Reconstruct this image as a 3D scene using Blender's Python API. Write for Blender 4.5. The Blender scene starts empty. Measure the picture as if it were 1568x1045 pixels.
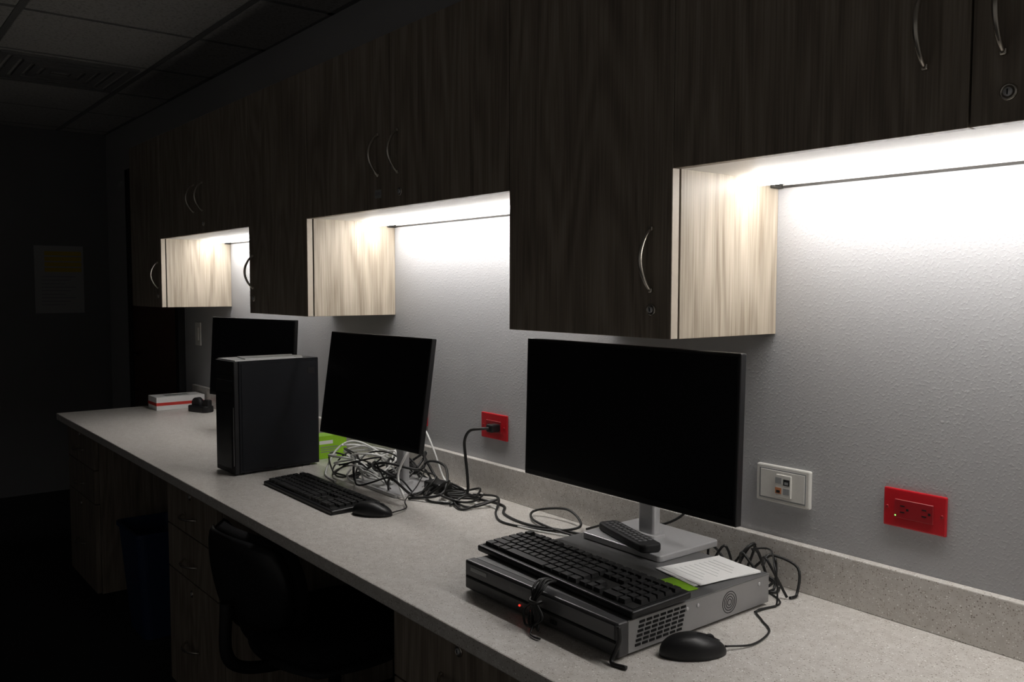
import bpy, bmesh, math, random
from mathutils import Vector, Matrix
random.seed(4)
scene=bpy.context.scene
COL=scene.collection
scene.view_settings.view_transform='Standard'

# ------------------------------------------------------------------ materials
def new_mat(name):
    m=bpy.data.materials.new(name); m.use_nodes=True
    nt=m.node_tree
    return m,nt,nt.nodes['Principled BSDF']
def plain(name,col,rough=.5,metal=0.,spec=.5,bump=0.,bscale=200.,var=.06):
    m,nt,b=new_mat(name)
    N=nt.nodes;L=nt.links
    tc=N.new('ShaderNodeTexCoord'); no=N.new('ShaderNodeTexNoise')
    no.inputs['Scale'].default_value=bscale; no.inputs['Detail'].default_value=3
    L.new(tc.outputs['Object'],no.inputs['Vector'])
    mr=N.new('ShaderNodeMapRange'); mr.inputs[3].default_value=1-var; mr.inputs[4].default_value=1+var
    L.new(no.outputs['Fac'],mr.inputs[0])
    mx=N.new('ShaderNodeVectorMath'); mx.operation='SCALE'; mx.inputs[0].default_value=col[:3]
    L.new(mr.outputs[0],mx.inputs['Scale']); L.new(mx.outputs[0],b.inputs['Base Color'])
    b.inputs['Roughness'].default_value=rough; b.inputs['Metallic'].default_value=metal
    b.inputs['Specular IOR Level'].default_value=spec
    if bump>0:
        bp=N.new('ShaderNodeBump'); bp.inputs['Strength'].default_value=bump; bp.inputs['Distance'].default_value=.001
        L.new(no.outputs['Fac'],bp.inputs['Height']); L.new(bp.outputs[0],b.inputs['Normal'])
    return m
def emis(name,col,st):
    m,nt,b=new_mat(name)
    b.inputs['Base Color'].default_value=(*col,1); b.inputs['Emission Color'].default_value=(*col,1); b.inputs['Emission Strength'].default_value=st
    return m
def wood(name,ca,cb,cc,horizontal=False):
    m,nt,b=new_mat(name);N=nt.nodes;L=nt.links
    tc=N.new('ShaderNodeTexCoord'); oi=N.new('ShaderNodeObjectInfo')
    off=N.new('ShaderNodeVectorMath'); off.operation='MULTIPLY_ADD'
    comb=N.new('ShaderNodeCombineXYZ')
    for i in range(3): L.new(oi.outputs['Random'],comb.inputs[i])
    L.new(comb.outputs[0],off.inputs[0]); off.inputs[1].default_value=(13,7,9); L.new(tc.outputs['Object'],off.inputs[2])
    def noise(sc,scale,detail,dist=0):
        mp=N.new('ShaderNodeMapping'); mp.inputs['Scale'].default_value=sc
        L.new(off.outputs[0],mp.inputs[0])
        n=N.new('ShaderNodeTexNoise'); n.inputs['Scale'].default_value=scale; n.inputs['Detail'].default_value=detail; n.inputs['Distortion'].default_value=dist
        L.new(mp.outputs[0],n.inputs[0]); return n
    fine=noise((1,1,.025),260,5,.2)
    mid=noise((1,1,.06),42,4,.5)
    big=noise((1,1,.14),5.0,2,.3)
    mu=N.new('ShaderNodeMath'); mu.operation='MULTIPLY'; mu.inputs[1].default_value=80; L.new(big.outputs['Fac'],mu.inputs[0])
    sn=N.new('ShaderNodeMath'); sn.operation='SINE'; L.new(mu.outputs[0],sn.inputs[0])
    s2=N.new('ShaderNodeMapRange'); s2.inputs[1].default_value=-1; s2.inputs[2].default_value=1; L.new(sn.outputs[0],s2.inputs[0])
    x=N.new('ShaderNodeMath');x.operation='MULTIPLY';L.new(fine.outputs['Fac'],x.inputs[0]);x.inputs[1].default_value=.5
    y=N.new('ShaderNodeMath');y.operation='MULTIPLY_ADD';L.new(mid.outputs['Fac'],y.inputs[0]);y.inputs[1].default_value=.38;L.new(x.outputs[0],y.inputs[2])
    z=N.new('ShaderNodeMath');z.operation='MULTIPLY_ADD';L.new(s2.outputs[0],z.inputs[0]);z.inputs[1].default_value=.12;L.new(y.outputs[0],z.inputs[2])
    cr=N.new('ShaderNodeValToRGB'); e=cr.color_ramp.elements
    e[0].position=.33;e[0].color=(*ca,1);e[1].position=.68;e[1].color=(*cc,1)
    k=e.new(.5);k.color=(*cb,1)
    L.new(z.outputs[0],cr.inputs[0]);L.new(cr.outputs[0],b.inputs['Base Color'])
    b.inputs['Roughness'].default_value=.45; b.inputs['Specular IOR Level'].default_value=.35
    bp=N.new('ShaderNodeBump');bp.inputs['Strength'].default_value=.12;bp.inputs['Distance'].default_value=.0005
    L.new(fine.outputs['Fac'],bp.inputs['Height']);L.new(bp.outputs[0],b.inputs['Normal'])
    return m
def wall_mat(name,col,rough=.55,bs=1.0):
    m,nt,b=new_mat(name);N=nt.nodes;L=nt.links
    tc=N.new('ShaderNodeTexCoord')
    n1=N.new('ShaderNodeTexNoise');n1.inputs['Scale'].default_value=200;n1.inputs['Detail'].default_value=2.;n1.inputs['Roughness'].default_value=.45
    n2=N.new('ShaderNodeTexNoise');n2.inputs['Scale'].default_value=1.3
    L.new(tc.outputs['Object'],n1.inputs[0]);L.new(tc.outputs['Object'],n2.inputs[0])
    mr=N.new('ShaderNodeMapRange');mr.inputs[3].default_value=.95;mr.inputs[4].default_value=1.05;L.new(n2.outputs['Fac'],mr.inputs[0])
    sc=N.new('ShaderNodeVectorMath');sc.operation='SCALE';sc.inputs[0].default_value=col;L.new(mr.outputs[0],sc.inputs['Scale']);L.new(sc.outputs[0],b.inputs['Base Color'])
    b.inputs['Roughness'].default_value=rough;b.inputs['Specular IOR Level'].default_value=.4
    r=N.new('ShaderNodeMapRange');r.inputs[1].default_value=.48;r.inputs[2].default_value=.78;r.interpolation_type='SMOOTHSTEP';L.new(n1.outputs['Fac'],r.inputs[0])
    bp=N.new('ShaderNodeBump');bp.inputs['Strength'].default_value=.26*bs;bp.inputs['Distance'].default_value=.0014
    L.new(r.outputs[0],bp.inputs['Height']);L.new(bp.outputs[0],b.inputs['Normal'])
    return m
def quartz(name):
    m,nt,b=new_mat(name);N=nt.nodes;L=nt.links
    tc=N.new('ShaderNodeTexCoord')
    base=N.new('ShaderNodeTexNoise');base.inputs['Scale'].default_value=60;base.inputs['Detail'].default_value=5;L.new(tc.outputs['Object'],base.inputs[0])
    cr=N.new('ShaderNodeValToRGB');e=cr.color_ramp.elements
    e[0].position=.3;e[0].color=(.60,.57,.53,1);e[1].position=.7;e[1].color=(.72,.695,.66,1)
    L.new(base.outputs['Fac'],cr.inputs[0])
    cur=cr.outputs[0]
    for scale,thr,prob,col in ((300,.32,.82,(.92,.91,.89)),(180,.26,.90,(.97,.96,.94)),(240,.30,.84,(.27,.235,.20)),(380,.34,.78,(.38,.33,.28))):
        v=N.new('ShaderNodeTexVoronoi');v.inputs['Scale'].default_value=scale;L.new(tc.outputs['Object'],v.inputs['Vector'])
        lt=N.new('ShaderNodeMath');lt.operation='LESS_THAN';lt.inputs[1].default_value=thr;L.new(v.outputs['Distance'],lt.inputs[0])
        sp=N.new('ShaderNodeSeparateColor');L.new(v.outputs['Color'],sp.inputs[0])
        gt=N.new('ShaderNodeMath');gt.operation='GREATER_THAN';gt.inputs[1].default_value=prob;L.new(sp.outputs[0],gt.inputs[0])
        an=N.new('ShaderNodeMath');an.operation='MULTIPLY';L.new(lt.outputs[0],an.inputs[0]);L.new(gt.outputs[0],an.inputs[1])
        mx=N.new('ShaderNodeMix');mx.data_type='RGBA';L.new(an.outputs[0],mx.inputs[0]);L.new(cur,mx.inputs[6]);mx.inputs[7].default_value=(*col,1);cur=mx.outputs[2]
    L.new(cur,b.inputs['Base Color'])
    b.inputs['Roughness'].default_value=.28;b.inputs['Specular IOR Level'].default_value=.45
    return m
def ceil_mat(name):
    m,nt,b=new_mat(name);N=nt.nodes;L=nt.links
    tc=N.new('ShaderNodeTexCoord');n=N.new('ShaderNodeTexNoise');n.inputs['Scale'].default_value=90;n.inputs['Detail'].default_value=6
    L.new(tc.outputs['Object'],n.inputs[0])
    cr=N.new('ShaderNodeValToRGB');e=cr.color_ramp.elements;e[0].position=.35;e[0].color=(.36,.35,.34,1);e[1].position=.5;e[1].color=(.52,.51,.50,1)
    L.new(n.outputs['Fac'],cr.inputs[0]);L.new(cr.outputs[0],b.inputs['Base Color']);b.inputs['Roughness'].default_value=.9
    return m

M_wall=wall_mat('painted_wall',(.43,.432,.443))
M_wall_shaded=wall_mat('painted_wall_shaded',(.16,.16,.165),.7,.4)  # wall paint darkened in colour to stand in for the unlit far end
M_wood=wood('laminate_wood',(.155,.127,.101),(.25,.21,.168),(.36,.31,.255))
M_wood_lit=wood('laminate_wood_lit',(.26,.215,.16),(.41,.355,.28),(.53,.47,.385))  # same laminate as the doors, lamp light put into paler tones
M_edge=plain('edge_banding',(.50,.44,.36),.5)
M_white=plain('white_melamine',(.86,.84,.81),.5)
M_quartz=quartz('quartz_stone')
M_ceil=ceil_mat('acoustic_tile')
M_grid=plain('ceiling_grid_metal',(.20,.20,.20),.5)
M_floor=plain('dark_carpet',(.03,.03,.033),.95,bump=.5,bscale=300,var=.3)
M_black=plain('black_plastic',(.011,.011,.012),.40,bump=.1,bscale=900,spec=.4)
M_blackm=plain('black_matte_plastic',(.013,.013,.014),.6,bump=.2,bscale=700,spec=.35)
M_key=plain('key_plastic',(.013,.013,.014),.5,bump=.1,bscale=900,spec=.4)
M_screen=plain('screen_glass',(.004,.004,.005),.3,spec=.3)
M_pc=plain('pc_case',(.008,.009,.012),.42,bump=.1,bscale=1200,spec=.3)
M_silver=plain('silver_metal',(.60,.60,.61),.36,metal=.35)
M_nickel=plain('brushed_nickel',(.60,.56,.50),.3,metal=1.)
M_dvr=plain('dvr_metal',(.33,.33,.33),.45,metal=.2,bump=.1,bscale=500)
M_dvrtop=plain('dvr_lid',(.17,.17,.172),.38,metal=.3,bump=.1,bscale=500)
M_dvrf=plain('dvr_front_plastic',(.05,.05,.052),.35)
M_dvrp=plain('dvr_front_panel',(.10,.10,.103),.38)
M_red=plain('red_outlet_plastic',(.50,.010,.018),.3)
M_reddk=plain('red_outlet_dark',(.30,.006,.012),.35)
M_ivory=plain('white_plate_plastic',(.72,.71,.67),.35)
M_rail=plain('rail_metal',(.035,.033,.03),.6,spec=.2)
M_greyp=plain('grey_plastic',(.30,.31,.31),.4)
M_button=plain('remote_button_rubber',(.10,.10,.105),.5)
M_paper=plain('paper',(.85,.85,.84),.8)
M_paper_shaded=plain('notice_paper_shaded',(.36,.36,.36),.8)  # paper with the dimness of the far end put into its colour
M_ink=plain('printed_ink',(.25,.25,.27),.8)
M_yel=plain('yellow_print',(.50,.36,.03),.7)
M_redp=plain('red_print',(.65,.04,.03),.6)
M_green=plain('green_box_card',(.30,.62,.02),.5)
M_cabk=plain('cable_black',(.012,.012,.012),.45)
M_cawh=plain('cable_white',(.78,.78,.76),.45)
M_fabric=plain('chair_fabric',(.010,.010,.011),.9,bump=.6,bscale=500,var=.3,spec=.2)
M_door=plain('dark_door_wood',(.10,.045,.03),.45,bscale=30,var=.2)
M_bin=plain('blue_bin_plastic',(.02,.04,.11),.5)
M_hole=plain('dark_recess',(.004,.004,.004),.9)
M_ledr=emis('red_led',(1,.05,.03),.9); M_ledg=emis('green_led',(.3,1,.2),1.4)
M_lamp=emis('lamp_diffuser',(1,.97,.94),29)
M_brass=plain('copper_contact',(.55,.22,.10),.4)

# ------------------------------------------------------------------ geometry helpers
def group(name):
    e=bpy.data.objects.new(name,None); COL.objects.link(e); e.empty_display_size=.05; return e
def obj_from_bm(bm,name,mats,parent=None,smooth=False):
    me=bpy.data.meshes.new(name); bm.normal_update(); bm.to_mesh(me); bm.free()
    for m in (mats if isinstance(mats,(list,tuple)) else [mats]): me.materials.append(m)
    if smooth:
        for p in me.polygons: p.use_smooth=True
    o=bpy.data.objects.new(name,me); COL.objects.link(o)
    if parent: o.parent=parent
    return o
def add_box(bm,mn,mx,bev=0,seg=2,M=None,mi=0,taper=None):
    r=bmesh.ops.create_cube(bm,size=1)
    vs=r['verts']; c=[(a+b)/2 for a,b in zip(mn,mx)]; s=[b-a for a,b in zip(mn,mx)]
    for v in vs:
        tx=1
        if taper and v.co.z>0: tx=taper
        v.co=Vector((c[0]+v.co.x*s[0]*tx,c[1]+v.co.y*s[1]*tx,c[2]+v.co.z*s[2]))
    fs=set(f for v in vs for f in v.link_faces)
    if bev>0:
        es=list(set(e for v in vs for e in v.link_edges))
        g=bmesh.ops.bevel(bm,geom=es,offset=bev,segments=seg,profile=.5,affect='EDGES')
        fs=set(g['faces'])|{f for f in fs if f.is_valid}
    fs={f for f in fs if f.is_valid}
    for f in list(fs):
        for v in f.verts:
            for g in v.link_faces: fs.add(g)
    al=set(v for f in fs for v in f.verts)
    for f in fs: f.material_index=mi
    if M is not None:
        for v in al: v.co=M@v.co
    return fs
def box(name,mn,mx,mat,parent=None,bev=0,seg=2,M=None,taper=None):
    bm=bmesh.new(); add_box(bm,mn,mx,bev,seg,M,0,taper); return obj_from_bm(bm,name,mat,parent)
def lathe(name,prof,mat,parent=None,n=32,M=None,smooth=True,arc=False):
    bm=bmesh.new(); rings=[]
    for r,z in prof:
        rings.append([bm.verts.new((r*math.cos(2*math.pi*i/n),r*math.sin(2*math.pi*i/n),z)) for i in range(n)])
    for a,b in zip(rings,rings[1:]):
        for i in range(n): bm.faces.new((a[i],a[(i+1)%n],b[(i+1)%n],b[i]))
    bm.faces.new(rings[0][::-1]); bm.faces.new(rings[-1])
    if M is not None: bm.transform(M)
    return obj_from_bm(bm,name,mat,parent,smooth)
def catmull(pts,k=8):
    P=[Vector(p) for p in pts]; P=[P[0]*2-P[1]]+P+[P[-1]*2-P[-2]]; out=[]
    for i in range(1,len(P)-2):
        a,b,c,d=P[i-1:i+3]
        for j in range(k):
            t=j/k
            out.append(.5*((2*b)+(c-a)*t+(2*a-5*b+4*c-d)*t*t+(3*b-a-3*c+d)*t**3))
    out.append(P[-2]); return out
def tube_bm(bm,pts,r,n=8,flat=None,k=8,mi=0,zmin=None):
    C=catmull(pts,k); rings=[]; prevn=None
    if zmin is not None:
        for p in C: p.z=max(p.z,zmin)
    for i,p in enumerate(C):
        t=(C[min(i+1,len(C)-1)]-C[max(i-1,0)]); 
        if t.length<1e-9: t=Vector((1,0,0))
        t.normalize()
        if prevn is None:
            prevn=t.orthogonal().normalized()
        nn=(prevn-t*prevn.dot(t)); 
        nn=nn.normalized() if nn.length>1e-6 else t.orthogonal().normalized()
        prevn=nn; bb=t.cross(nn)
        rr=r(i/(len(C)-1)) if callable(r) else r
        rings.append([bm.verts.new(p+(nn*math.cos(2*math.pi*j/n)+bb*math.sin(2*math.pi*j/n))*rr) for j in range(n)])
    for a,b in zip(rings,rings[1:]):
        for j in range(n):
            f=bm.faces.new((a[j],a[(j+1)%n],b[(j+1)%n],b[j])); f.material_index=mi; f.smooth=True
    bm.faces.new(rings[0][::-1]).material_index=mi; bm.faces.new(rings[-1]).material_index=mi
def tube(name,pts,r,mat,parent=None,n=8,k=8,M=None):
    bm=bmesh.new(); tube_bm(bm,pts,r,n,k=k)
    if M is not None: bm.transform(M)
    return obj_from_bm(bm,name,mat,parent)
def place(x,y,z,yaw=0,tilt=0):
    return Matrix.Translation((x,y,z))@Matrix.Rotation(math.radians(yaw),4,'Z')@Matrix.Rotation(math.radians(tilt),4,'X')
def cyl(name,r,z0,z1,mat,parent=None,M=None,n=24,bev=.0):
    return lathe(name,[(r-bev,z0),(r,z0+bev),(r,z1-bev),(r-bev,z1)] if bev>0 else [(r,z0),(r,z1)],mat,parent,n,M,smooth=False)
def prism(name,outline,z0,z1,mat,parent=None,M=None,bev=0,seg=2):
    bm=bmesh.new(); b=[bm.verts.new((x,y,z0)) for x,y in outline]; f=bm.faces.new(b)
    g=bmesh.ops.extrude_face_region(bm,geom=[f]); vs=[v for v in g['geom'] if isinstance(v,bmesh.types.BMVert)]
    for v in vs: v.co.z=z1
    bmesh.ops.recalc_face_normals(bm,faces=bm.faces)
    if bev>0:
        es=[e for e in bm.edges if abs(e.verts[0].co.z-e.verts[1].co.z)<1e-6]
        bmesh.ops.bevel(bm,geom=es,offset=bev,segments=seg,profile=.5,affect='EDGES')
    if M is not None: bm.transform(M)
    return obj_from_bm(bm,name,mat,parent)
def rrect(w,d,r,n=6):
    o=[]
    for cx,cy,a in ((w/2-r,d/2-r,0),(-w/2+r,d/2-r,90),(-w/2+r,-d/2+r,180),(w/2-r,-d/2+r,270)):
        for i in range(n+1):
            t=math.radians(a+90*i/n); o.append((cx+r*math.cos(t),cy+r*math.sin(t)))
    return o

# ------------------------------------------------------------------ constants
ZC=.81; CH=2.36; XF=-6.05; DC=.64; CD=.308; ZS=1.598; ZT=1.302; TOP=2.04
XA=-1.0164; W=.457; WS=.989; P=W+WS; CEND=-4.42
YL=-3.3; XN=1.6

# ------------------------------------------------------------------ room
box('floor',(XF-.1,YL-.1,-.08),(XN+.1,.1,0),M_floor)
box('wall_right',(XF-.1,0,0),(XN+.1,.1,CH),M_wall)
box('wall_far',(XF-.1,YL,0),(XF,0,CH),M_wall_shaded)
box('wall_left',(XF-.1,YL-.1,0),(-2.2,YL,CH),M_wall_shaded)  # unseen; added for bounce, cut short so ambient light fades toward the far end
cg=group('ceiling')
box('ceiling_deck',(XF-.1,YL-.1,CH+.03),(XN+.1,.1,CH+.08),M_ceil,cg)
T=.61
xs=[-4.092+T*i for i in range(-4,11)]; ys=[-.28-T*i for i in range(-1,6)]
bm=bmesh.new()
for i in range(len(xs)-1):
    for j in range(len(ys)-1):
        x0,x1=max(xs[i],XF),min(xs[i+1],XN); y1,y0=min(ys[j],0),max(ys[j+1],YL)
        if x1-x0<.05 or y1-y0<.05: continue
        g=.012; dz=random.uniform(0,.002)
        add_box(bm,(x0+g,y0+g,CH-.002+dz),(x1-g,y1-g,CH+.014),.003,1)
obj_from_bm(bm,'ceiling_tiles',M_ceil,cg)
bm=bmesh.new()
for x in xs:
    if XF<x<XN: add_box(bm,(x-.012,YL,CH-.001),(x+.012,0,CH+.004))
for y in ys:
    if YL<y<0: add_box(bm,(XF,y-.012,CH-.0015),(XN,y+.012,CH+.0045))
add_box(bm,(XF,-.022,CH-.001),(XN,0,CH+.004)); add_box(bm,(XF,YL,CH-.001),(XF+.022,0,CH+.004))
obj_from_bm(bm,'ceiling_grid',M_grid,cg)
vg=group('ceiling_air_vent')
bm=bmesh.new()
cx,cy=-4.092-T/2,-.28-T/2
for k in range(5):
    a=.27-k*.05; z=CH-.004-k*.0005
    for sx,sy,ex,ey in ((-a,-a,a,-a+.03),(-a,a-.03,a,a),(-a,-a+.03,-a+.03,a-.03),(a-.03,-a+.03,a,a-.03)):
        add_box(bm,(cx+sx,cy+sy,z-.008),(cx+ex,cy+ey,z+.001))
obj_from_bm(bm,'vent_louvers',M_grid,vg)
box('baseboard_far',(XF,YL,0),(XF+.012,-.012,.1),M_blackm)
box('baseboard_right',(XF,-.012,0),(XN,0,.1),M_blackm)
dg=group('door_1')
box('door_leaf',(-5.45,-.02,.01),(-4.62,-.0005,2.03),M_door,dg,.002)
box('frame_a',(-5.50,-.035,0),(-5.45,0,2.08),M_blackm,dg,.003); box('frame_b',(-4.62,-.035,0),(-4.57,0,2.08),M_blackm,dg,.003)
box('frame_top',(-5.50,-.035,2.03),(-4.57,0,2.08),M_blackm,dg,.003)
tube('door_lever',[(-5.37,-.02,1.0),(-5.37,-.06,1.0),(-5.26,-.065,1.0)],.009,M_blackm,dg)
ng=group('wall_notice')
box('sheet',(XF,-.431,1.225),(XF+.003,-.153,1.645),M_paper_shaded,ng)
for k in range(4): box('yellow_band',(XF+.003,-.374,1.585-k*.034),(XF+.004,-.165,1.61-k*.034),M_yel,ng)
for k in range(9): box('text_line',(XF+.003,-.395,1.45-k*.022),(XF+.004,-.20-.03*(k%3),1.456-k*.022),M_ink,ng)

# ------------------------------------------------------------------ upper cabinets
def pull(name,x,y,z0,z1,parent,horizontal=False,xc=None):
    L=abs(z1-z0); bm=bmesh.new()
    pts=[]
    for i in range(13):
        t=i/12; s=math.sin(math.pi*t)
        q=(t-.5)*L
        pts.append((q,-.004-.027*s**.8))
    if horizontal: P3=[(x+q,y+d,z0) for q,d in pts]
    else: P3=[(x,y+d,(z0+z1)/2+q) for q,d in pts]
    tube_bm(bm,P3,lambda t:.0030+.0012*math.sin(math.pi*t),10,k=3)
    for e in (P3[0],P3[-1]):
        add_box(bm,(e[0]-.004,y-.006,e[2]-.004),(e[0]+.004,y+.0005,e[2]+.004),.0012,1)
    return obj_from_bm(bm,name,M_nickel,parent)
def lock(x,y,z,parent):
    Mx=Matrix.Translation((x,y,z))@Matrix.Rotation(math.radians(90),4,'X')
    lathe('lock_rose',[(.0105,0),(.0105,.0025),(.008,.004),(.0075,.002)],M_nickel,parent,28,Mx,True)
    lathe('lock_plug',[(.0055,0),(.0055,.0045),(.005,.005)],M_silver,parent,20,Mx,True)
    box('key_slot',(x-.0007,y-.0056,z-.0035),(x+.0007,y-.0049,z+.0035),M_hole,parent)
def tall(x0,x1,hx,lx,hz=(1.388,1.497),lz=1.353,right_light=True):
    g=group('tall_wall_cabinet')
    t=.018
    box('side_left',(x0,-CD+.022,ZT),(x0+t,-.001,TOP),M_wood_lit,g,.0006,1)
    box('side_right',(x1-t,-CD+.022,ZT),(x1,-.001,TOP),M_wood_lit,g,.0006,1)
    box('bottom',(x0+t,-CD+.022,ZT+.001),(x1-t,-.001,ZT+t),M_wood_lit,g)
    box('top',(x0+t,-CD+.022,TOP-t),(x1-t,-.001,TOP-.001),M_wood,g)
    box('back',(x0+t,-.008,ZT+t),(x1-t,-.002,TOP-t),M_white,g)
    box('gap_shade',(x0+.004,-CD+.0185,ZT+.004),(x1-.004,-CD+.0225,TOP-.004),M_hole,g)  # near-black sheet added behind the door, painting the shade of the gap
    box('cabinet_door',(x0+.0015,-CD,ZT),(x1-.0015,-CD+.0185,TOP),M_wood,g,.0008,1)
    box('door_edge_band',(x1-.0016,-CD+.001,ZT+.001),(x1-.0008,-CD+.018,TOP-.001),M_edge,g)
    pull('door_pull',hx,-CD,hz[0],hz[1],g)
    lock(lx,-CD,lz,g)
    return g
def short(x0,x1,lockx,label=None):
    g=group('wall_cabinet'); t=.018; xm=(x0+x1)/2
    box('bottom',(x0,-CD+.022,ZS+.001),(x1,-.001,ZS+t),M_white,g)
    box('top',(x0,-CD+.022,TOP-t),(x1,-.001,TOP-.001),M_wood,g)
    box('side_left',(x0+.0005,-CD+.022,ZS+t),(x0+t,-.001,TOP-t),M_wood,g)
    box('side_right',(x1-t,-CD+.022,ZS+t),(x1-.0005,-.001,TOP-t),M_wood,g)
    box('gap_shade',(x0+.004,-CD+.0185,ZS+.003),(x1-.004,-CD+.0225,TOP-.004),M_hole,g)  # painted gap shade again, one dark sheet behind both doors
    box('cabinet_door_a',(x0+.0015,-CD,ZS),(xm-.0015,-CD+.0185,TOP),M_wood,g,.0008,1)
    box('cabinet_door_b',(xm+.0015,-CD,ZS),(x1-.0015,-CD+.0185,TOP),M_wood,g,.0008,1)
    pull('door_pull_a',xm-.058,-CD,1.685,1.79,g); pull('door_pull_b',xm+.04,-CD,1.685,1.79,g)
    lock(lockx,-CD,1.635,g)
    if label:
        box('asset_label',(label-.02,-CD-.0006,1.626),(label+.014,-CD,1.648),M_greyp,g)
        box('label_print',(label-.016,-CD-.0009,1.633),(label+.01,-CD-.0006,1.642),M_ink,g)
    return g
tall(XA-W,XA,XA-.046,XA-.046)
tall(XA-P-W,XA-P,XA-P-W+.035,XA-P-W+.035)
tall(XA-2*P-W,XA-2*P,XA-2*P-.05,XA-2*P-.05)
tall(XA+WS,XA+WS+W,XA+WS+W-.046,XA+WS+W-.046)
short(XA,XA+WS,XA+WS/2+.047)
short(XA-P,XA-W,XA-W-WS/2+.048,XA-W-WS/2-.06)
short(XA-2*P,XA-P-W,XA-P-W-WS/2+.048)
def ulight(x0,x1):
    g=group('under_cabinet_light')
    yc=-.095
    box('lamp_housing',(x0+.022,yc-.020,ZS-.002),(x1-.022,yc+.020,ZS+.001),M_ivory,g)
    bm=bmesh.new(); n=10; ra=[]
    for xx in (x0+.024,x1-.024):
        ra.append([bm.verts.new((xx,yc+.022*math.cos(math.pi*i/n),ZS-.002-.015*math.sin(math.pi*i/n))) for i in range(n+1)])
    for i in range(n): bm.faces.new((ra[0][i],ra[0][i+1],ra[1][i+1],ra[1][i]))
    bm.faces.new(ra[0]); bm.faces.new(ra[1][::-1]); bm.faces.new((ra[0][0],ra[1][0],ra[1][n],ra[0][n]))
    bmesh.ops.recalc_face_normals(bm,faces=bm.faces)
    obj_from_bm(bm,'lamp_diffuser',M_lamp,g)
    box('wall_rail',(x0+.001,-.007,ZS-.013),(x1-.001,-.001,ZS-.009),M_rail,g)
    box('rail_lip',(x0+.001,-.004,ZS-.010),(x1-.001,-.001,ZS+.001),M_white,g)
    box('end_clip',(x0+.001,-.030,ZS-.014),(x0+.012,-.001,ZS+.001),M_rail,g,.001,1)
for a in (XA,XA-P,XA-2*P): ulight(a,a+WS)

# ------------------------------------------------------------------ counter
cg=group('countertop')
box('counter_slab',(CEND,-DC,ZC-.03),(1.2,-.001,ZC),M_quartz,cg,.003,2)
box('backsplash',(CEND,-.020,ZC),(1.2,-.001,ZC+.091),M_quartz,cg,.002,2)
def bank(x0,x1,kind):
    g=group('drawer_cabinet'); y=-.60; z1=ZC-.0305
    box('carcass',(x0,y+.02,.09),(x1,-.02,z1),M_wood,g,.001,1)
    box('toe_kick',(x0+.01,y+.07,0),(x1-.01,-.02,.09),M_blackm,g)
    zz=[(.622,z1-.012),(.478,.618),(.095,.474)]
    for k,(a,b) in enumerate(zz):
        box(f'drawer_front_{k+1}',(x0+.002,y,a),(x1-.002,y+.019,b),M_wood,g,.001,1)
        xm=(x0+x1)/2
        zc=(b+a)/2-.012 if k<2 else .27
        pull(f'drawer_pull_{k+1}',xm,y,zc,zc+.11,g,True)
    lock((x0+x1)/2,y,.745,g); lock((x0+x1)/2,y,.44,g)
bank(XA-W,XA,0); bank(XA-P-W,XA-P,0); bank(CEND+.03,XA-2*P,0); bank(XA+WS,XA+WS+W,0)

# ------------------------------------------------------------------ wall plates
def outlet(name,x,z,m,md,w=.116,h=.070,led=False):
    g=group(name)
    box('plate',(x-w/2,-.0065,z-h/2),(x+w/2,0.,z+h/2),m,g,.0025,2)
    box('insert',(x-.034,-.0085,z-.0165),(x+.034,-.006,z+.0165),md,g,.001,1)
    for sx in (-1,1):
        cx=x+sx*.019
        for dz in (-.0055,.0055): box('blade_slot',(cx-.0045,-.0089,z+dz-.001),(cx+.0035,-.0084,z+dz+.001),M_hole,g)
        box('ground_slot',(cx+.0065,-.0089,z-.002),(cx+.0105,-.0084,z+.002),M_hole,g)
    for sx in (-1,1):
        Mx=Matrix.Translation((x+sx*.048,-.0065,z))@Matrix.Rotation(math.radians(90),4,'X')
        lathe('screw',[(.003,0),(.003,.0008),(.002,.0012)],md,g,12,Mx)
    if led: box('led',(x-w/2+.022,-.0092,z-.0135),(x-w/2+.0242,-.0084,z-.0113),M_ledg,g)
    return g
outlet('red_power_outlet',-.728,1.008,M_red,M_reddk,.110,.068,True)
outlet('red_power_outlet',-1.925,1.003,M_red,M_reddk,.118,.072)
outlet('red_power_outlet',-2.330,.995,M_red,M_reddk,.118,.072)
g=group('data_wall_plate')
x,z=-.988,1.006
box('plate_rim',(x-.060,-.010,z-.037),(x+.060,0,z+.037),M_ivory,g,.003,2)
box('plate_groove',(x-.0525,-.0106,z-.0305),(x+.0525,-.0095,z+.0305),M_greyp,g,.0005,1)
box('plate_face',(x-.050,-.0112,z-.028),(x+.050,-.0095,z+.028),M_ivory,g,.001,1)
box('jack_block',(x-.012,-.0145,z-.022),(x+.022,-.011,z+.022),M_ivory,g,.001,1)
for a,b,m in ((-.006,-.010,M_brass),(.012,.008,M_hole)):
    box('jack',(x+a-.007,-.0150,z+b-.006),(x+a+.007,-.0144,z+b+.006),m,g)
    box('jack_inner',(x+a-.004,-.0154,z+b-.004),(x+a+.004,-.0150,z+b+.001),M_hole if m is M_brass else M_greyp,g)
for a,b in ((-.006,.010),(.012,-.010)):
    box('blank_insert',(x+a-.007,-.0149,z+b-.006),(x+a+.007,-.0144,z+b+.006),M_greyp,g)
g=group('light_switch')
box('plate',(-4.40,-.006,1.10),(-4.325,0,1.215),M_ivory,g,.002,2)
box('rocker',(-4.379,-.010,1.125),(-4.346,-.005,1.19),M_ivory,g,.001,1)

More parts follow.
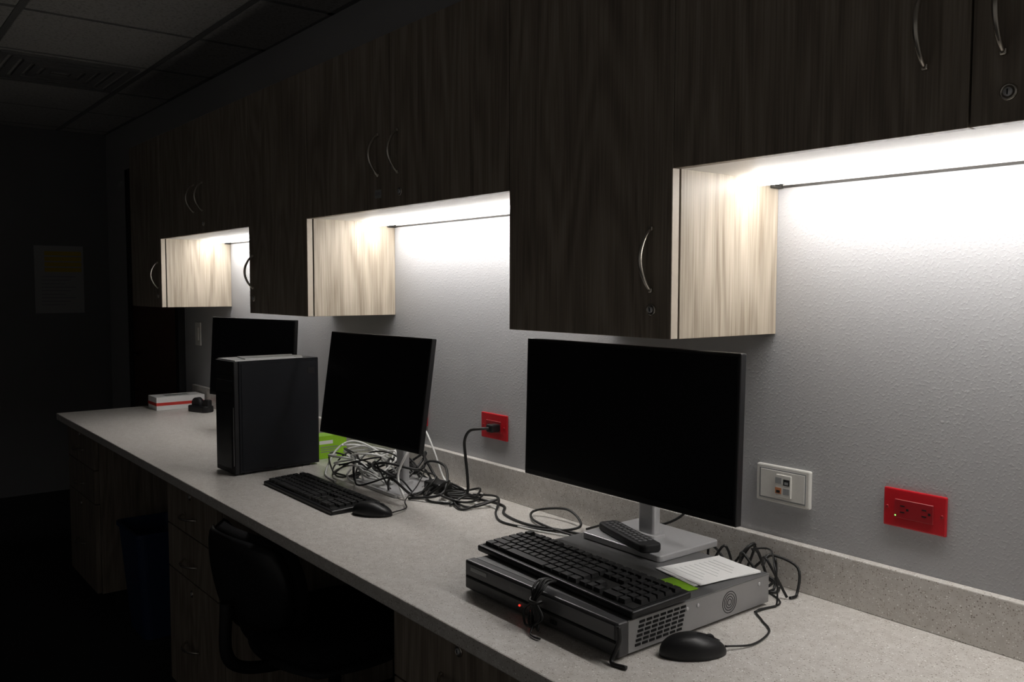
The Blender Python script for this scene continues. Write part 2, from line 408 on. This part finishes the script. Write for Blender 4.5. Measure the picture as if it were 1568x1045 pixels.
# ------------------------------------------------------------------ monitors
def monitor(x,y,zc,yaw,tilt,Wd,H,fx,fy,fz,bw,bd,byaw=0,neckw=.046,bt=.010):
    g=group('computer_monitor'); Mm=place(x,y,zc,yaw,-tilt)
    box('panel_shell',(-Wd/2,0,-H/2),(Wd/2,.016,H/2),M_black,g,.0025,2,Mm)
    box('screen',(-Wd/2+.006,-.0008,-H/2+.012),(Wd/2-.006,.002,H/2-.006),M_screen,g,0,1,Mm)
    bm=bmesh.new(); add_box(bm,(-Wd*.34,.0155,-H*.36),(Wd*.34,.046,H*.33),.012,3,Mm); obj_from_bm(bm,'rear_housing',M_blackm,g)
    box('hinge_block',(-.04,.045,-.045),(.04,.062,.045),M_silver,g,.003,2,Mm)
    hinge=Mm@Vector((0,.06,0))
    Mf=place(fx,fy,fz,byaw)
    ol=rrect(bw,bd,.010)
    prism('base_plate',ol,0,bt,M_silver,g,Mf,.002,2)
    top=hinge.z+.03
    Mn=place(fx,fy,fz,byaw)
    prism('neck',rrect(neckw,.022,.008),bt-.002,top-fz,M_silver,g,Mn,.001,1)
    prism('neck_foot',rrect(neckw+.016,.040,.010),bt-.001,bt+.008,M_silver,g,Mn,.002,2)
    d=Vector((fx,fy,hinge.z))
    tube('hinge_link',[d,(d+hinge)/2,hinge],.018,M_silver,g,12,4)
    return g
monitor(-1.187,-.262,1.133,.5,1.4,.562,.298,-1.205,-.152,.8702,.218,.178,bt=.013)
monitor(-2.177,-.250,1.105,4.8,8.7,.50,.308,-2.176,-.150,ZC,.25,.20)
monitor(-3.325,-.150,1.108,13.5,4,.54,.32,-3.36,-.085,ZC,.20,.09,8)

# ------------------------------------------------------------------ PC tower
g=group('desktop_computer_tower')
Mt=place(-2.675,-.349,ZC+.001,3)
w,d,h=.138,.284,.352
box('case_body',(-w/2,-d/2+.012,.006),(w/2,d/2,h),M_pc,g,.0015,1,Mt)
box('front_bezel',(-w/2-.001,-d/2-.004,.004),(w/2+.001,-d/2+.011,h+.001),M_blackm,g,.003,2,Mt)
box('bezel_panel',(-w/2+.010,-d/2-.0055,.02),(w/2-.020,-d/2-.0035,h-.10),M_pc,g,.0005,1,Mt)
box('drive_bay',(-w/2+.012,-d/2-.0052,h-.06),(w/2-.012,-d/2-.0035,h-.045),M_black,g,.0005,1,Mt)
box('power_button',(w/2-.03,-d/2-.006,h-.09),(w/2-.016,-d/2-.0035,h-.076),M_blackm,g,.001,1,Mt)
box('trim_strip',(w/2-.006,-d/2-.0052,.03),(w/2-.004,-d/2-.0035,h*.6),M_greyp,g,0,1,Mt)
box('side_panel',(w/2-.0005,-d/2+.02,.014),(w/2+.0015,d/2-.006,h-.008),M_pc,g,.0008,1,Mt)
box('side_latch',(w/2+.001,d/2-.04,h-.05),(w/2+.0025,d/2-.015,h-.03),M_black,g,.0006,1,Mt)
for sx in (-1,1):
    for sy in (-1,1): box('foot',(sx*.05-.01,sy*.10-.012,-.001),(sx*.05+.01,sy*.10+.012,.007),M_black,g,.001,1,Mt)
pg=group('paper_sheet'); Mp=place(-2.675,-.35,ZC+.001+h+.0012,3)
prism('sheet',[(-.067,-.137),(.066,-.138),(.068,-.02),(.064,.09),(.0,.12),(-.066,.08)],0,.0030,M_paper,pg,Mp)
prism('top_sheet',[(-.05,-.08),(.055,-.10),(.064,.06),(-.03,.10)],.0032,.0060,M_paper,pg,Mp)

# ------------------------------------------------------------------ keyboards
def keyboard(x,y,z,yaw,tilt,Wd=.442,D=.135):
    g=group('computer_keyboard'); Mk=place(x,y,z,yaw,tilt)
    bm=bmesh.new(); add_box(bm,(-Wd/2,-D/2,0),(Wd/2,D/2,.013),.004,3,Mk)
    obj_from_bm(bm,'keyboard_body',M_black,g)
    box('key_well',(-Wd/2+.008,-D/2+.009,.0125),(Wd/2-.008,D/2-.016,.0138),M_hole,g,0,1,Mk)
    bm=bmesh.new(); u=.0187; x0=-Wd/2+.011
    y0=-D/2+.011; ph=u*.98
    rows=[
     [1.25,1.25,1.25,6.25,1.25,1.25,1.25,1.25,-.25,1,1,1,-.25,2,1,-99],
     [2.25]+[1]*10+[2.75,-1.25,1,-1.25,1,1,1,1],
     [1.75]+[1]*11+[2.25,-3.5,1,1,1,1],
     [1.5]+[1]*12+[1.5,-.25,1,1,1,-.25,1,1,1,1],
     [1]*13+[2,-.25,1,1,1,-.25,1,1,1,1],
     [1,-1,1,1,1,1,-.5,1,1,1,1,-.5,1,1,1,1,-.25,1,1,1,-.25,1,1,1,1]]
    for r,row in enumerate(rows):
        cx=x0; yy=y0+r*ph+(.004 if r==5 else 0)
        for wk in row:
            if wk<=-50: continue
            if wk<0: cx+=-wk*u; continue
            ww=wk*u
            if cx+ww>Wd/2-.008: break
            add_box(bm,(cx+.0009,yy+.0009,.0135),(cx+ww-.0009,yy+ph-.0009,.0205 if r<5 else .0195),0,1,Mk,0,(1-.0038/ww if wk<3 else .97))
            cx+=ww
    obj_from_bm(bm,'keys',M_key,g)
    for sx in (-1,1):
        box('rear_foot',(sx*Wd*.4-.012,D/2-.022,-.0055),(sx*Wd*.4+.012,D/2-.014,.001),M_black,g,.0008,1,Mk)
    return g
keyboard(-2.222,-.396,ZC+.001,-.5,2.6,.445,.142)
keyboard(-1.146,-.412,.8742,-2.7,2.4)

# ------------------------------------------------------------------ mice
def mouse(x,y,z,yaw,cable):
    g=group('computer_mouse'); Mm=place(x,y,z,yaw)
    bm=bmesh.new(); n=28; m=18; L=.110; Wd=.060; H=.033; rings=[]
    for i in range(n+1):
        t=i/n; xx=-L/2+L*(.5-.5*math.cos(math.pi*t))
        u=xx/(L/2); e=max(0,1-abs(u)**2.6)**.5
        hw=Wd/2*e*(.93+.07*math.cos(2*math.pi*(u*.5)))
        hh=H*e**.8*(1-.34*max(0,u)**1.2) if u>0 else H*e**.8
        ring=[]
        for j in range(m+1):
            a=math.pi*j/m
            ring.append(bm.verts.new((xx,hw*math.copysign(abs(math.cos(a))**.8,math.cos(a)),hh*math.sin(a)**.75+.0015)))
        rings.append(ring)
    for a,b in zip(rings,rings[1:]):
        for j in range(m): bm.faces.new((a[j],a[j+1],b[j+1],b[j]))
    for a,b in zip(rings,rings[1:]): bm.faces.new((a[0],b[0],b[m],a[m]))
    bmesh.ops.remove_doubles(bm,verts=bm.verts,dist=1e-5)
    bmesh.ops.recalc_face_normals(bm,faces=bm.faces)
    bm.transform(Mm); obj_from_bm(bm,'mouse_shell',M_black,g,True)
    Mw=Mm@Matrix.Translation((.027,0,.0225))@Matrix.Rotation(math.radians(90),4,'X')
    lathe('scroll_wheel',[(.007,-.003),(.009,-.002),(.009,.002),(.007,.003)],M_blackm,g,20,Mw)
    tube('button_seam',[(.006,0,.0335),(.02,0,.0318),(.045,0,.020)],.0006,M_hole,g,6,4,Mm)
    tube('mouse_cable',cable,.0018,M_cabk,g)
    return g
mouse(-.880,-.402,ZC,60,[(-.855,-.352,ZC+.008),(-.84,-.30,ZC+.003),(-.855,-.235,ZC+.003),(-.895,-.20,ZC+.002),(-.926,-.17,ZC+.003),(-.926,-.10,ZC+.002),(-1.02,-.05,ZC+.002)])
mouse(-1.945,-.382,ZC,35,[(-1.905,-.345,ZC+.008),(-1.93,-.29,ZC+.006),(-1.98,-.262,ZC+.012),(-2.02,-.20,ZC+.035),(-2.09,-.13,ZC+.06),(-2.2,-.09,ZC+.03)])

# ------------------------------------------------------------------ DVR
g=group('video_recorder')
x0,x1,y0,y1,z0,z1=-1.342,-.934,-.513,-.125,ZC+.006,.870
box('chassis',(x0+.004,y0+.02,z0),(x1,y1,z1-.001),M_dvr,g,.001,1)
box('lid',(x0+.003,y0+.018,z1-.0022),(x1+.0008,y1,z1),M_dvrtop,g,.0008,1)
box('front_bezel',(x0-.002,y0-.004,z0-.001),(x1+.002,y0+.019,z1+.001),M_dvrf,g,.004,3)
box('front_panel_upper',(x0+.006,y0-.006,z0+.027),(x1-.006,y0-.003,z1-.004),M_dvrp,g,.001,1)
box('front_groove',(x0+.004,y0-.0062,z0+.022),(x1-.004,y0-.0035,z0+.0255),M_hole,g)
box('badge',(x0+.02,y0-.0068,z0+.038),(x0+.07,y0-.0058,z0+.045),M_greyp,g)
for k in range(3): box('status_led',(x0+.165+k*.014,y0-.0065,z0+.012),(x0+.168+k*.014,y0-.0035,z0+.015),M_ledr if k!=1 else M_greyp,g)
box('usb_port',(x0+.25,y0-.0065,z0+.008),(x0+.265,y0-.0035,z0+.014),M_hole,g)
bm=bmesh.new()
for i in range(7):
    for j in range(6):
        a=y0+.035+i*.0165+j*.002; zz=z0+.008+j*.0072
        add_box(bm,(x1-.0004,a,zz),(x1+.0009,a+.0125,zz+.0040))
obj_from_bm(bm,'side_slots',M_hole,g)
Mx=Matrix.Translation((x1,y1-.115,z0+.026))@Matrix.Rotation(math.radians(90),4,'Y')
for k,r in enumerate((.019,.0145,.010,.0055)):
    bm=bmesh.new(); pts=[Vector((r*math.cos(a),r*math.sin(a),.0000)) for a in [2*math.pi*i/28 for i in range(29)]]
    tube_bm(bm,pts,.0007,6,k=1); bm.transform(Mx); obj_from_bm(bm,'fan_ring',M_blackm,g)
for yy in (y0+.16,y1-.03,y1-.2):
    lathe('screw',[(.0035,0),(.0035,.001),(.002,.0016)],M_silver,g,14,Matrix.Translation((x1,yy,z0+.040))@Matrix.Rotation(math.radians(90),4,'Y'))
for sx in (x0+.04,x1-.04):
    for sy in (y0+.04,y1-.04): cyl('foot',.012,ZC,z0+.001,M_black,g,Matrix.Translation((sx,sy,0)))
tube('front_corner_guard',[(x1+.004,y0-.006,z1-.002),(x1+.006,y0-.006,z0+.03),(x1+.001,y0-.01,z0+.012),(x1+.004,y0-.02,ZC+.004),(x1+.03,y0-.015,ZC+.004)],.0035,M_cabk,g)
pg=group('paper_document'); Mp=place(-1.010,-.203,.8712,-8)
prism('sheet_bottom',[(-.058,-.078),(.052,-.084),(.058,.074),(-.054,.077)],0,.0012,M_paper,pg,Mp)
prism('sheet_top',[(-.052,-.070),(.058,-.074),(.055,.077),(-.05,.07)],.0014,.0022,M_paper,pg,Mp)
for k in range(9): box('print_line',(-.036,.045-k*.012,.0022),(.018+.02*((k*7)%3)/2,.0457-k*.012,.0024),M_greyp,pg,0,1,Mp)
g=group('green_label_card'); prism('card',rrect(.07,.030,.003),0,.0006,M_green,g,place(-.995,-.304,.8706,-8))
g=group('remote_control'); Mr=place(-1.208,-.209,.8838,-17)
prism('remote_body',rrect(.188,.046,.012),0,.016,M_blackm,g,Mr,.004,3)
bm=bmesh.new()
for i in range(11):
    for j in range(3):
        add_box(bm,(-.075+i*.0135,-.0145+j*.0115,.0155),(-.067+i*.0135,-.0075+j*.0115,.0178),.001,1,Mr)
obj_from_bm(bm,'remote_buttons',M_button,g)
g=group('tied_usb_cable')
bm=bmesh.new(); bx=-1.115
for k in range(8):
    o=random.uniform(-.013,.013); q=random.uniform(-.003,.003)
    tube_bm(bm,[(bx+o,-.492,.886),(bx+o*1.3,-.512,.888+q),(bx+o*1.2+.004,-.530,.876),(bx+o*.3,-.535+q,.858),(bx+o*1.9,-.537+q,.838),(bx+o*1.5+.012,-.545+q,.816+abs(q)),(bx+.016-o,-.54,.836),(bx-o*.5,-.537,.860)],.0021,6,k=6)
tube_bm(bm,[(bx-.012,-.530,.861),(bx-.002,-.542,.860),(bx+.010,-.539,.859),(bx+.012,-.528,.860)],.003,6,k=5)
tube_bm(bm,[(bx+.01,-.54,.83),(bx+.016,-.556,.815),(bx+.03,-.562,.8135),(bx+.045,-.56,.8135)],.0021,6,k=6)
obj_from_bm(bm,'cable_loops',M_cabk,g)

# ------------------------------------------------------------------ cables on counter
def wander(c,n,rad,zmax,seed,drift=(0,0)):
    R=random.Random(seed); pts=[]; a=R.uniform(0,6.28); d=1 if seed%2 else -1
    for i in range(n):
        a+=R.uniform(.55,1.15)*d
        if R.random()<.12: d=-d
        rr=rad*R.uniform(.45,1.)
        pts.append((c[0]+drift[0]*i/n+rr*1.35*math.cos(a),min(c[1]+drift[1]*i/n+rr*math.sin(a),-.028),ZC+.004+max(0,R.uniform(-.5,1))*zmax))
    return pts
g=group('cable_tangle')
ZM=ZC+.003
bm=bmesh.new()
for s in range(7):
    tube_bm(bm,wander((-2.36+.09*(s%4),-.160),11,.125,.08,s+1),.0026+.0012*(s%2),7,k=8,zmin=ZM)
for s in range(4):
    tube_bm(bm,wander((-1.99+.03*s,-.115),9,.085,.02,s+21),.0032,7,k=8,zmin=ZM)
add_box(bm,(-2.09,-.135,ZC),(-2.01,-.085,ZC+.03),.006,2)
obj_from_bm(bm,'black_cables',M_cabk,g)
bm=bmesh.new()
for s in range(6):
    tube_bm(bm,wander((-2.40+.06*(s%4),-.18),10,.12,.09,s+41),.0032,7,k=8,zmin=ZM)
tube_bm(bm,[(-2.02,-.24,ZC+.003),(-2.07,-.23,ZC+.06),(-2.06,-.2,ZC+.13),(-2.11,-.14,ZC+.16),(-2.16,-.12,ZC+.2)],.0038,7)
obj_from_bm(bm,'white_cables',M_cawh,g)
g=group('monitor_cable'); bm=bmesh.new(); z=ZC+.003
tube_bm(bm,[(-2.0,-.13,z+.004),(-1.95,-.12,z),(-1.90,-.08,z),(-1.80,-.07,z),(-1.73,-.12,z),(-1.62,-.135,z),(-1.52,-.10,z),(-1.42,-.08,z),(-1.36,-.06,z+.01),(-1.30,-.05,z+.02)],.0036,8,zmin=ZM)
tube_bm(bm,[(-1.95,-.06,z),(-1.85,-.05,z+.01),(-1.74,-.14,z),(-1.66,-.17,z),(-1.55,-.13,z),(-1.5,-.07,z+.01),(-1.58,-.04,z+.03),(-1.68,-.06,z+.01),(-1.62,-.11,z+.004),(-1.45,-.12,z+.004),(-1.37,-.09,z+.01),(-1.30,-.06,z+.04)],.0032,8,zmin=ZM)
tube_bm(bm,[(-1.5,-.05,z),(-1.42,-.04,z+.03),(-1.30,-.06,z+.05),(-1.2,-.05,z+.10),(-1.15,-.06,z+.2)],.0028,8)
obj_from_bm(bm,'long_cables',M_cabk,g)
bm=bmesh.new(); tube_bm(bm,[(-1.98,-.14,z+.004),(-1.94,-.18,z),(-1.9,-.13,z),(-1.80,-.10,z),(-1.7,-.16,z),(-1.6,-.16,z),(-1.5,-.13,z),(-1.42,-.10,z+.004)],.0022,7,zmin=ZM)
obj_from_bm(bm,'thin_white_cable',M_cawh,g)
g=group('cable_tangle'); bm=bmesh.new()
for s in range(6):
    pts=wander((-1.12+.03*s,-.062),8,.045,.08,s+61,( .04,0)); pts=[(min(a,-.925),max(min(b,-.028),-.105),c) for a,b,c in pts]
    tube_bm(bm,pts,.0027,7,k=6,zmin=ZM)
tube_bm(bm,[(-1.0,-.09,z+.08),(-.965,-.08,z+.085),(-.93,-.115,z+.07),(-.92,-.12,z+.04),(-.918,-.125,z),(-.923,-.15,z),(-.925,-.18,z)],.0017,7,zmin=ZM)
obj_from_bm(bm,'black_cables',M_cabk,g)
g=group('power_cord')
box('plug_body',(-1.918,-.040,.992),(-1.890,-.0095,1.014),M_black,g,.004,2)
tube('cord',[(-1.905,-.038,1.003),(-1.915,-.060,1.003),(-1.945,-.075,.995),(-1.965,-.078,.965),(-1.965,-.075,.92),(-1.955,-.075,.86),(-1.95,-.08,.822),(-1.96,-.10,.8145),(-2.0,-.13,.8145)],.0042,M_cabk,g,10)
g=group('power_cord')
box('plug_body',(-2.33,-.040,.985),(-2.30,-.0095,1.008),M_black,g,.004,2)
tube('cord',[(-2.315,-.038,.996),(-2.30,-.07,.98),(-2.24,-.08,.94),(-2.20,-.06,.88),(-2.16,-.05,.83),(-2.10,-.06,.816)],.004,M_cabk,g,10)
tube('white_cord',[(-2.25,-.03,.955),(-2.20,-.05,.95),(-2.16,-.05,.90),(-2.13,-.04,.83),(-2.08,-.05,.815)],.003,M_cawh,g,10)

# ------------------------------------------------------------------ small things
g=group('green_product_box')
box('carton',(-2.75,-.180,ZC),(-2.682,-.068,ZC+.078),M_green,g,.001,1)
box('print_band',(-2.6822,-.170,ZC+.05),(-2.6814,-.12,ZC+.062),M_paper,g)
for k in range(3): box('print_text',(-2.6822,-.165,ZC+.038-k*.008),(-2.6814,-.10,ZC+.041-k*.008),M_ink,g)
g=group('glove_box')
box('carton',(-4.34,-.255,ZC),(-4.21,-.03,ZC+.062),M_paper,g,.001,1)
box('red_stripe_front',(-4.342,-.2558,ZC+.022),(-4.208,-.2550,ZC+.036),M_redp,g)
box('red_stripe_side',(-4.2102,-.256,ZC+.022),(-4.2094,-.035,ZC+.036),M_redp,g)
box('opening',(-4.30,-.20,ZC+.0615),(-4.25,-.09,ZC+.0625),M_greyp,g)
g=group('tape_dispenser')
Mx=place(-4.06,-.10,ZC,20)
prism('dispenser_body',rrect(.13,.06,.02),0,.03,M_black,g,Mx,.006,3)
box('cutter_arm',(.03,-.012,.02),(.065,.012,.058),M_black,g,.004,2,Mx)
lathe('tape_roll',[(.012,-.011),(.03,-.011),(.03,.011),(.012,.011)],M_blackm,g,28,Mx@Matrix.Translation((-.02,0,.036))@Matrix.Rotation(math.radians(90),4,'X'))
g=group('recycling_bin')
bm=bmesh.new(); ra=[]
for (w_,d_,z_) in ((.22,.16,.0),(.30,.22,.42),(.315,.235,.42),(.315,.235,.435),(.29,.21,.435),(.21,.15,.015)):
    ra.append([bm.verts.new((px-3.62,py-.44,z_)) for px,py in rrect(w_,d_,.03,5)])
for a,b in zip(ra,ra[1:]):
    for i in range(len(a)): bm.faces.new((a[i],a[(i+1)%len(a)],b[(i+1)%len(a)],b[i]))
bm.faces.new(ra[0][::-1]); bm.faces.new(ra[-1])
obj_from_bm(bm,'bin_shell',M_bin,g)

# ------------------------------------------------------------------ chair
g=group('office_chair'); Mc=place(-2.16,-.385,0,6)
def cushion(name,w,d,z0,z1,M,curve=0,mat=M_fabric,n=14,pw=4.):
    bm=bmesh.new(); grid={}
    for side in (0,1):
        for i in range(n+1):
            for j in range(n+1):
                a=-1+2*i/n;b=-1+2*j/n
                x=a*math.sqrt(1-.36*b*b);y=b*math.sqrt(1-.36*a*a)
                e=max(0,1-max(abs(a),abs(b))**pw)**.5
                zc=(z0+z1)/2;hz=(z1-z0)/2
                z=zc+(1 if side else -1)*hz*e+curve*a*a
                grid[side,i,j]=bm.verts.new((x*w/2,y*d/2,z))
    for side in (0,1):
        for i in range(n):
            for j in range(n):
                q=[grid[side,i,j],grid[side,i+1,j],grid[side,i+1,j+1],grid[side,i,j+1]]
                bm.faces.new(q if side else q[::-1])
    bmesh.ops.remove_doubles(bm,verts=bm.verts,dist=1e-5)
    bm.transform(M); return obj_from_bm(bm,name,mat,g,True)
cushion('seat_cushion',.48,.46,.42,.50,Mc)
cushion('seat_pan',.44,.42,.395,.43,Mc,mat=M_blackm)
Mb=Mc@Matrix.Translation((0,-.265,.655))@Matrix.Rotation(math.radians(98),4,'X')
cushion('backrest',.45,.26,-.03,.03,Mb,curve=-.05)
cushion('backrest_shell',.43,.25,.02,.045,Mb,curve=-.05,mat=M_black)
tube('back_bar',[(0,-.05,.40),(0,-.20,.40),(0,-.31,.45),(0,-.315,.60)],.016,M_blackm,g,10,8,Mc)
lathe('gas_column',[(.03,.10),(.03,.25),(.018,.25),(.018,.40)],M_blackm,g,20,Mc)
for k in range(5):
    a=2*math.pi*k/5+.3; c_,s_=math.cos(a),math.sin(a)
    tube(f'base_arm_{k+1}',[(0,0,.12),(.12*c_,.12*s_,.105),(.27*c_,.27*s_,.075)],lambda t:.024-.009*t,M_blackm,g,8,4,Mc)
    lathe(f'caster_{k+1}',[(.018,-.022),(.028,-.018),(.028,.018),(.018,.022)],M_black,g,18,Mc@Matrix.Translation((.27*c_,.27*s_,.028))@Matrix.Rotation(a,4,'Z')@Matrix.Rotation(math.radians(90),4,'X'))
    tube(f'caster_stem_{k+1}',[(.27*c_,.27*s_,.03),(.27*c_,.27*s_,.08)],.009,M_black,g,8,2,Mc)

# ------------------------------------------------------------------ world + camera
w=bpy.data.worlds.new('World'); scene.world=w; w.use_nodes=True
w.node_tree.nodes['Background'].inputs[0].default_value=(1,.95,.89,1); w.node_tree.nodes['Background'].inputs[1].default_value=.10
yaw,pit,rol,f=.6704,.0626,.0010,1332.84
c,s=math.cos(yaw),math.sin(yaw)
F=Vector((-c,s,0));R=Vector((s,c,0));U=Vector((0,0,1))
F2=F*math.cos(pit)-U*math.sin(pit);U2=U*math.cos(pit)+F*math.sin(pit)
R3=R*math.cos(rol)+U2*math.sin(rol);U3=U2*math.cos(rol)-R*math.sin(rol)
cam=bpy.data.cameras.new('camera');co=bpy.data.objects.new('camera',cam);COL.objects.link(co)
cam.sensor_width=36;cam.lens=36*f/1568;cam.clip_start=.02
m=Matrix((R3,U3,-F2)).transposed().to_4x4();m.translation=Vector((0,-1.4678,1.3943));co.matrix_world=m
scene.camera=co
